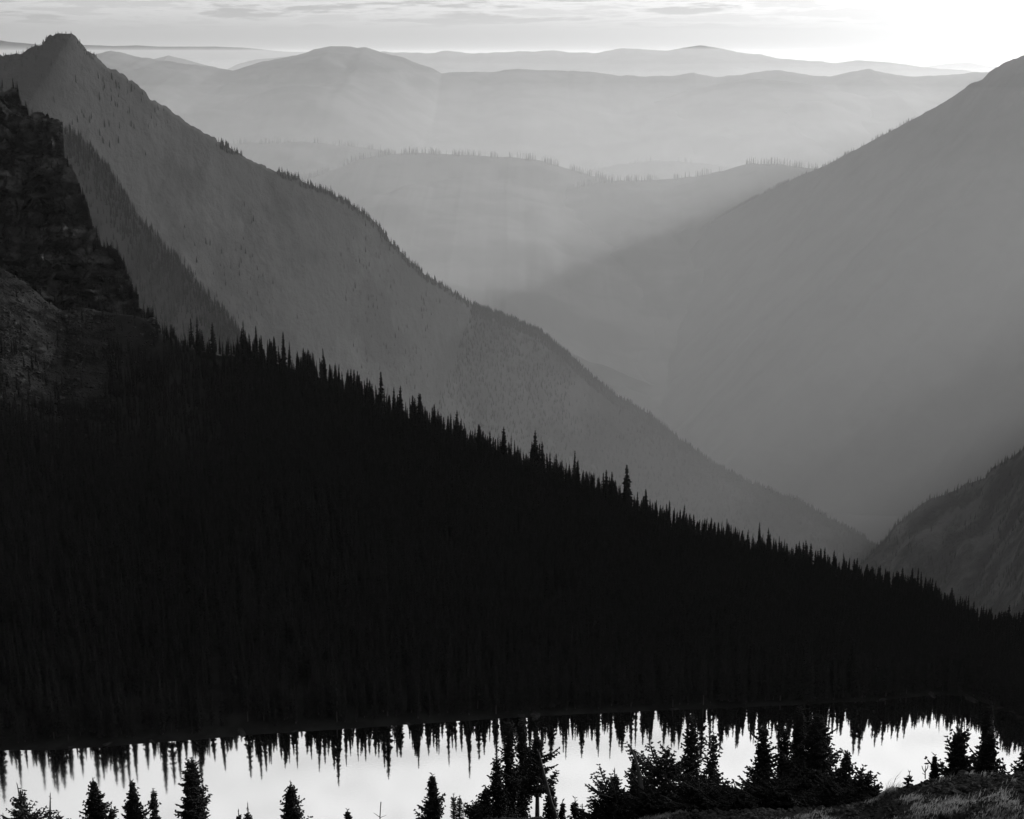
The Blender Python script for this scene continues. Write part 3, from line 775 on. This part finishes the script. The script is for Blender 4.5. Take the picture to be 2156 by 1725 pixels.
def place_tree(name, px, ytop, rng, w_px, label, shape='cone', cat='conifer', group='conifers on the knoll in front of the lake', **kw):
    z0 = knoll(px, rng); top = at(px, ytop, rng); H = max(.5, top[2] - z0[2] + .1)
    R = w_px * rng / F * 1.55
    seed = int(px * 13 + ytop)
    c, t = fg_tree(seed, H, R, shape, **kw)
    root = bpy.data.objects.new(name, None); col().objects.link(root); root.location = tuple(z0 - np.array([0, 0, .1])); tag(root, label, cat)
    if group: root['group'] = group
    obj('crown', mesh('crown', *c), M['needles'], root); obj('trunk', mesh('trunk', *t), M['bark'], root)
    return root


FG = [
    # px, ytop, range, half width px at the widest, shape, label, options
    (2, 1690, 58, 18, 'cone', 'sliver of a young fir cut off by the left edge of the picture', dict(ragged=.4)),
    (17, 1706, 60, 16, 'cone', 'tiny bare tipped sapling beside the left edge, barely above the bottom', dict(leader=.3)),
    (62, 1642, 57, 58, 'cone', 'feathery young fir with bent leader, first full tree from the left', dict(leader=.16, ragged=.45, curl=.5, core=False, bend=(-.05, 0), dens=.62, sh=.8)),
    (110, 1662, 56, 48, 'cone', 'sparse young fir with long bare leader, second from the left', dict(leader=.25, ragged=.45, curl=.5, core=False, dens=.55, sh=.8, bend=(.05, 0))),
    (132, 1702, 55, 22, 'cone', 'short bushy sapling right of the two feathery firs', dict()),
    (210, 1632, 60, 62, 'cone', 'dense black fir with pointed top, left of the two dark cones', dict(dens=1.25, leader=.05)),
    (243, 1686, 59, 22, 'cone', 'thin young fir tucked against the flank of the dense left cone', dict(leader=.1)),
    (290, 1640, 60, 52, 'cone', 'dense black fir with blunt narrow top, right of the two dark cones', dict(dens=1.25, leader=.03)),
    (333, 1656, 58, 24, 'column', 'slim ragged fir standing alone right of the dark cones', dict(ragged=.5, leader=.06)),
    (415, 1592, 61, 62, 'column', 'broad shaggy fir with layered boughs, largest tree in the left part', dict(dens=1.2, ragged=.4, droop=.35, leader=.04, curl=.3)),
    (507, 1700, 59, 14, 'cone', 'tiny narrow fir tip at the bottom, left of the forked one', dict(leader=.15)),
    (527, 1685, 58, 24, 'cone', 'little sparse fir with a forked tip', dict(leader=.18, core=False)),
    (618, 1640, 57, 52, 'cone', 'symmetrical open fir with fine pointed tip over bright water', dict(leader=.08, ragged=.3, curl=.35)),
    (735, 1703, 55, 20, 'column', 'round topped sapling poking just above the bottom edge', dict(leader=.05)),
    (912, 1628, 57, 42, 'cone', 'dense upright fir standing alone left of the middle clump', dict(dens=1.2, leader=.03, curl=.45)),
    (956, 1668, 58, 16, 'column', 'wispy twin of two thin dying firs, the taller one', dict(core=False, sh=.6, leader=.06)),
    (968, 1672, 57.5, 14, 'column', 'wispy twin of two thin dying firs, the one on the right', dict(core=False, sh=.6, leader=.06)),
    (1000, 1690, 56, 26, 'dome', 'low rounded fir at the left foot of the middle clump', dict(leader=.02)),
    (1022, 1652, 56.5, 34, 'cone', 'short fir with an upright bare tip on the left flank of the middle clump', dict(leader=.12, dens=1.1)),
    (1046, 1592, 57, 34, 'column', 'ragged topped fir forming the left shoulder of the middle clump', dict(dens=1.2, leader=.03)),
    (1072, 1512, 58, 36, 'column', 'tall dark fir at the heart of the middle clump', dict(dens=1.1, leader=.03, ragged=.45)),
    (1100, 1505, 59, 34, 'column', 'tallest fir of the middle clump, reaching the far shore line', dict(dens=1.1, leader=.03, ragged=.45)),
    (1131, 1545, 57, 26, 'flame', 'fir with bare lower trunk on the right of the middle clump', dict(low=.45, leader=.03, core=False, ragged=.45)),
    (1160, 1650, 56, 34, 'cone', 'fir with broken crown behind the leaning dead trunk', dict(leader=.05, dens=.9)),
    (1184, 1682, 56, 12, 'column', 'very thin sapling right of the leaning dead trunk', dict(leader=.1)),
    (1210, 1676, 56, 22, 'cone', 'small fir in the gap between the clumps, left one of a close pair', dict()),
    (1226, 1690, 56, 14, 'cone', 'small fir in the gap between the clumps, right one of a close pair', dict()),
    (1258, 1684, 55, 18, 'cone', 'small fir at the left foot of the big dark thicket', dict()),
    (1292, 1612, 54, 30, 'cone', 'slender fir with two bare spikes at its tip, left end of the thicket', dict(leader=.14, ragged=.4)),
    (1285, 1650, 53, 50, 'dome', 'wide dark fir skirt with dead branches reaching left', dict(dens=1.1)),
    (1332, 1590, 54, 22, 'column', 'thin fir beside the broken snag in the thicket', dict(leader=.06, ragged=.5)),
    (1400, 1572, 53, 56, 'flame', 'broad flat crowned fir, widest in the thicket', dict(dens=.95, droop=.15, ragged=.6, leader=.02, core=False)),
    (1452, 1500, 54, 44, 'column', 'tall layered fir standing in the middle of the thicket', dict(dens=1.1, ragged=.5, leader=.03)),
    (1497, 1540, 53, 44, 'column', 'open branched fir with sky showing through, right of the layered one', dict(ragged=.5, leader=.03, core=False)),
    (1545, 1645, 52, 34, 'dome', 'low bushy fir filling the gap in the middle of the thicket', dict()),
    (1600, 1528, 52, 52, 'column', 'thick dark fir with ragged left side in the right half of the thicket', dict(dens=1.2, ragged=.45, leader=.02)),
    (1645, 1530, 52.5, 34, 'column', 'slanting topped fir beside the pale gap in the thicket', dict(dens=1.1, ragged=.45, leader=.03)),
    (1672, 1480, 53, 34, 'column', 'very tall dark fir forming the top of the right thicket', dict(dens=1.2, ragged=.3, leader=.02)),
    (1712, 1500, 52, 42, 'flame', 'tall fir with bare stem and boughs pointing right, right end of the thicket', dict(low=.3, dens=1.2, ragged=.4, leader=.02)),
    (1690, 1600, 51, 50, 'dome', 'solid dark fir skirt below the tallest thicket trees', dict(dens=1.1)),
    (1640, 1640, 50, 62, 'dome', 'low spreading dwarf fir at the foot of the right thicket', dict(dens=1.1)),
    (1560, 1665, 50, 62, 'dome', 'low spreading dwarf fir at the foot of the middle thicket', dict(dens=1.1)),
    (1470, 1640, 51, 62, 'dome', 'dark dwarf fir under the open branched tree', dict(dens=1.1)),
    (1370, 1650, 51.5, 62, 'dome', 'dark dwarf fir under the broad flat crowned tree', dict(dens=1.1)),
    (1776, 1580, 49, 50, 'cone', 'stout fir with dense stepped top at the right end of the thicket', dict(dens=1.15, leader=.02)),
    (1750, 1632, 48.5, 42, 'dome', 'ragged dwarf fir left of the stout stepped one', dict()),
    (1822, 1626, 48, 26, 'dome', 'small bushy fir at the edge of the sunlit ledge', dict(leader=.04)),
    (1790, 1655, 47.5, 50, 'dome', 'black dwarf fir mat spilling onto the sunlit ledge', dict(dens=1.1)),
    (1913, 1622, 47.5, 10, 'cone', 'tiny lone fir on the rim of the ledge', dict(sh=.6, ragged=.5, leader=.08)),
    (1965, 1587, 47.5, 12, 'cone', 'slim dark fir standing on the ledge left of the big spiky one', dict(dens=1.2, leader=.03)),
    (2014, 1512, 47.5, 50, 'cone', 'spiky fir with long pointed leader and upswept branches on the ledge', dict(leader=.14, curl=.5, dens=1.0, ragged=.4)),
    (2078, 1535, 47, 46, 'cone', 'tall full fir on the ledge right of the spiky one', dict(dens=1.2, leader=.03, ragged=.3, curl=.4)),
    (2070, 1480, 49, 27, 'column', 'narrow dark fir rising behind the full ledge fir', dict(dens=1.2, leader=.02)),
    (2110, 1602, 47, 16, 'cone', 'small see-through fir near the right edge of the ledge', dict(core=False, sh=.6, leader=.1)),
    (2160, 1570, 46.5, 40, 'cone', 'dense fir cut off by the right edge of the picture', dict(dens=1.2)),
]
for (px, yt, rg, w, shp, lab, kw) in FG:
    place_tree('fir_tree', px, yt, rg, w, lab, shp, **kw)

# dead trees ---------------------------------------------------------
def snag(name, pts, rad, limbs, label, m='deadwood'):
    P = [at(*p) for p in pts]; base = P[0]
    root = bpy.data.objects.new(name, None); col().objects.link(root); root.location = tuple(base); tag(root, label, 'dead tree')
    obj('trunk', mesh('trunk', *tube([p - base for p in P], [q * .68 for q in rad], 7)), M['bark'], root)
    for lb in limbs:
        Q = [at(*p) - base for p in lb]; n = len(Q)
        obj('branch', mesh('branch', *tube(Q, [.022 * (1 - .7 * i / n) for i in range(n)], 5)), M[m], root)
    return root


snag('dead_tree', [(1172, 1722, 54.5), (1160, 1690, 54.6), (1150, 1650, 54.8), (1140, 1610, 55), (1134, 1585, 55), (1130, 1577, 55)], [.13, .12, .11, .09, .07, .03],
     [[(1142, 1620, 55), (1130, 1612, 54.8), (1118, 1602, 54.7)], [(1150, 1655, 54.8), (1138, 1640, 54.8), (1128, 1635, 55)], [(1156, 1672, 54.7), (1166, 1682, 54.5), (1172, 1700, 54.3), (1176, 1722, 54)], [(1134, 1585, 55), (1137, 1575, 55)]],
     'dead trunk leaning left with its broken top above the middle clump')
snag('dead_tree', [(1352, 1700, 51.5), (1350, 1660, 51.8), (1345, 1625, 52), (1337, 1595, 52.2), (1328, 1575, 52.3), (1324, 1567, 52.3)], [.2, .17, .11, .08, .06, .04],
     [[(1346, 1630, 52), (1338, 1614, 52), (1330, 1608, 52)], [(1350, 1640, 52), (1366, 1634, 52), (1378, 1638, 52)], [(1348, 1620, 52), (1336, 1632, 52), (1326, 1650, 52)], [(1345, 1650, 51.9), (1334, 1640, 51.9), (1322, 1648, 51.9)]],
     'broken dead snag with curved stem and stub branches in the thicket')
snag('dead_tree', [(800, 1745, 55), (800, 1720, 55), (801, 1703, 55), (802, 1689, 55)], [.04, .035, .03, .035],
     [[(800, 1721, 55), (793, 1716, 55), (787, 1712, 55)], [(800, 1722, 55), (807, 1719, 55), (813, 1717, 55)]], 'bare dead leader with two stub arms at the bottom edge', 'bark')
snag('dead_tree', [(1300, 1690, 52), (1290, 1650, 52), (1285, 1640, 52)], [.05, .04, .03],
     [[(1290, 1660, 52), (1275, 1636, 52), (1262, 1630, 52), (1250, 1636, 52)], [(1290, 1680, 52), (1265, 1672, 52), (1248, 1680, 52), (1238, 1688, 52)]], 'dead limbs reaching left out of the dark thicket over the water', 'bark')
snag('dead_tree', [(1948, 1640, 46.5), (1948, 1625, 46.5), (1949, 1612, 46.5)], [.03, .025, .012],
     [[(1948, 1628, 46.5), (1943, 1620, 46.5), (1941, 1613, 46.5)], [(1948, 1625, 46.5), (1953, 1617, 46.5), (1954, 1611, 46.5)], [(1948, 1632, 46.5), (1942, 1628, 46.5)]], 'bare twiggy sapling on the ledge rim left of the slim fir', 'bark')

P = []
for _ in range(5200):
    x = rnd.uniform(1200, 2200); P.append(knoll(x, lerp(LX, LR, x) - rnd.uniform(-.3, 6.4)))
scatter('ledge_stones', P, [abs(rnd.gauss(0, .035)) + .015 for _ in P], rc, wide=(.9, 2.2), lean=.3, seed=41)

# grass on the ledge
gv = []; gf = []
rg = random.Random(3)


def tuft(px, s, n, h, spread):
    for _ in range(n):
        p = knoll(px + rg.gauss(0, spread), s + rg.gauss(0, spread * .012)); 
        hh = h * rg.uniform(.5, 1.3); a = rg.gauss(-.5, .8); ln = hh * rg.uniform(.2, .8)
        d = np.array([math.cos(a), math.sin(a), 0]); s_ = np.array([rg.uniform(-1, 1), rg.uniform(-1, 1), 0]); s_ = s_ / (np.linalg.norm(s_) + 1e-6) * .009
        k = len(gv); gv.extend([p - s_ - [0, 0, .03], p + s_ - [0, 0, .03], p + d * ln * .35 + [0, 0, hh * .6] + s_ * .7, p + d * ln * .35 + [0, 0, hh * .6] - s_ * .7, p + d * ln + [0, 0, hh]])
        gf.append((k, k + 1, k + 2)); gf.append((k, k + 2, k + 3)); gf.append((k + 3, k + 2, k + 4))


for _ in range(3000):
    x = rg.uniform(1560, 2170) if rg.random() < .8 else rg.uniform(1300, 1500); lr = lerp(LX, LR, x)
    f = rg.random() ** 1.4
    s = lr - 6.2 + f * 6
    if fbm(x * .012, s * .5, 7, 3) < .03 + .6 * max(0, f - .3): continue
    tuft(x, s, 9, rg.uniform(.08, .22), 9)
for _ in range(40): tuft(rg.gauss(1866, 14), 46.2 + rg.uniform(-.5, .1), 9, .24, 6)
for _ in range(5): tuft(rg.gauss(1862, 8), 46.2, 2, .7, 4)
for _ in range(220): tuft(rg.uniform(1300, 1500), lerp(LX, LR, 1400) - rg.uniform(-.2, .6), 8, .2, 7)
gob = obj('grass', mesh('grass', np.array(gv), np.array(gf)), M['grass']); tag(gob, kind='stuff', label='dry grass tufts catching the low sun on the ledge')

# ---------------------------------------------------------------- haze
hz = bpy.data.materials.new('haze'); hz.use_nodes = True; N = hz.node_tree.nodes; N.remove(N['Principled BSDF'])
pv = N.new('ShaderNodeVolumePrincipled'); pv.inputs['Density'].default_value = HAZE; pv.inputs['Color'].default_value = (.97, .97, .97, 1)
pv.inputs['Anisotropy'].default_value = .36
hz.node_tree.links.new(pv.outputs[0], N['Material Output'].inputs['Volume'])
ztop = max((V_[1][..., 2].max() for V_ in CREST.values())) + 15
zb = ZV - 1
bx = [(x, y, z) for z in (zb, ztop) for x, y in ((-121727, -3500), (121727, -3500), (121727, 118392), (-121727, 118392))]
me = mesh('haze', bx, [(3, 2, 1, 0), (4, 5, 6, 7), (0, 1, 5, 4), (1, 2, 6, 5), (2, 3, 7, 6), (3, 0, 4, 7)])
tag(obj('haze', me, hz), kind='stuff')
# the thicker smoke that has settled in the valleys in strata, denser the lower one gets, each top rolling gently
import bmesh
for li, (mtop, mden) in enumerate(MIST):
    ms = bpy.data.materials.new('mist'); ms.use_nodes = True; N = ms.node_tree.nodes; N.remove(N['Principled BSDF'])
    pv = N.new('ShaderNodeVolumePrincipled'); pv.inputs['Density'].default_value = mden; pv.inputs['Color'].default_value = (.97, .97, .97, 1)
    pv.inputs['Anisotropy'].default_value = .36
    ms.node_tree.links.new(pv.outputs[0], N['Material Output'].inputs['Volume'])
    n = 60; mx_ = 100000 + 300 * li; gx = np.linspace(-mx_, mx_, n); gy = np.linspace(-2000 - 100 * li, 97000 - 300 * li, n)
    top = [(x, y, mtop + 190 * noise.noise(Vector((x / 8000, y / 9000, .5 + li * 3)))) for x in gx for y in gy]
    bot = [(x, y, ZV - .2 - .15 * li) for x in gx for y in gy]
    fc = [tuple(map(int, f)) for f in grid_faces(n, n)]
    fb = [tuple(n * n + k for k in reversed(f)) for f in fc]
    rim = [i * n for i in range(n)] + [(n - 1) * n + j for j in range(1, n)] + [i * n + n - 1 for i in range(n - 2, -1, -1)] + [j for j in range(n - 2, 0, -1)]
    sd = [(rim[k], rim[k] + n * n, rim[(k + 1) % len(rim)] + n * n, rim[(k + 1) % len(rim)]) for k in range(len(rim))]
    me = mesh('valley_mist', top + bot, fc + fb + sd)
    bm = bmesh.new(); bm.from_mesh(me); bmesh.ops.recalc_face_normals(bm, faces=bm.faces); bm.to_mesh(me); bm.free()
    tag(obj('valley_mist', me, ms), kind='stuff')
print('HAZE TOP', [(m.name, len(m.polygons)) for m in bpy.data.meshes if len(m.polygons) > 30000], ztop, 'tris', sum(len(m.polygons) for m in bpy.data.meshes))
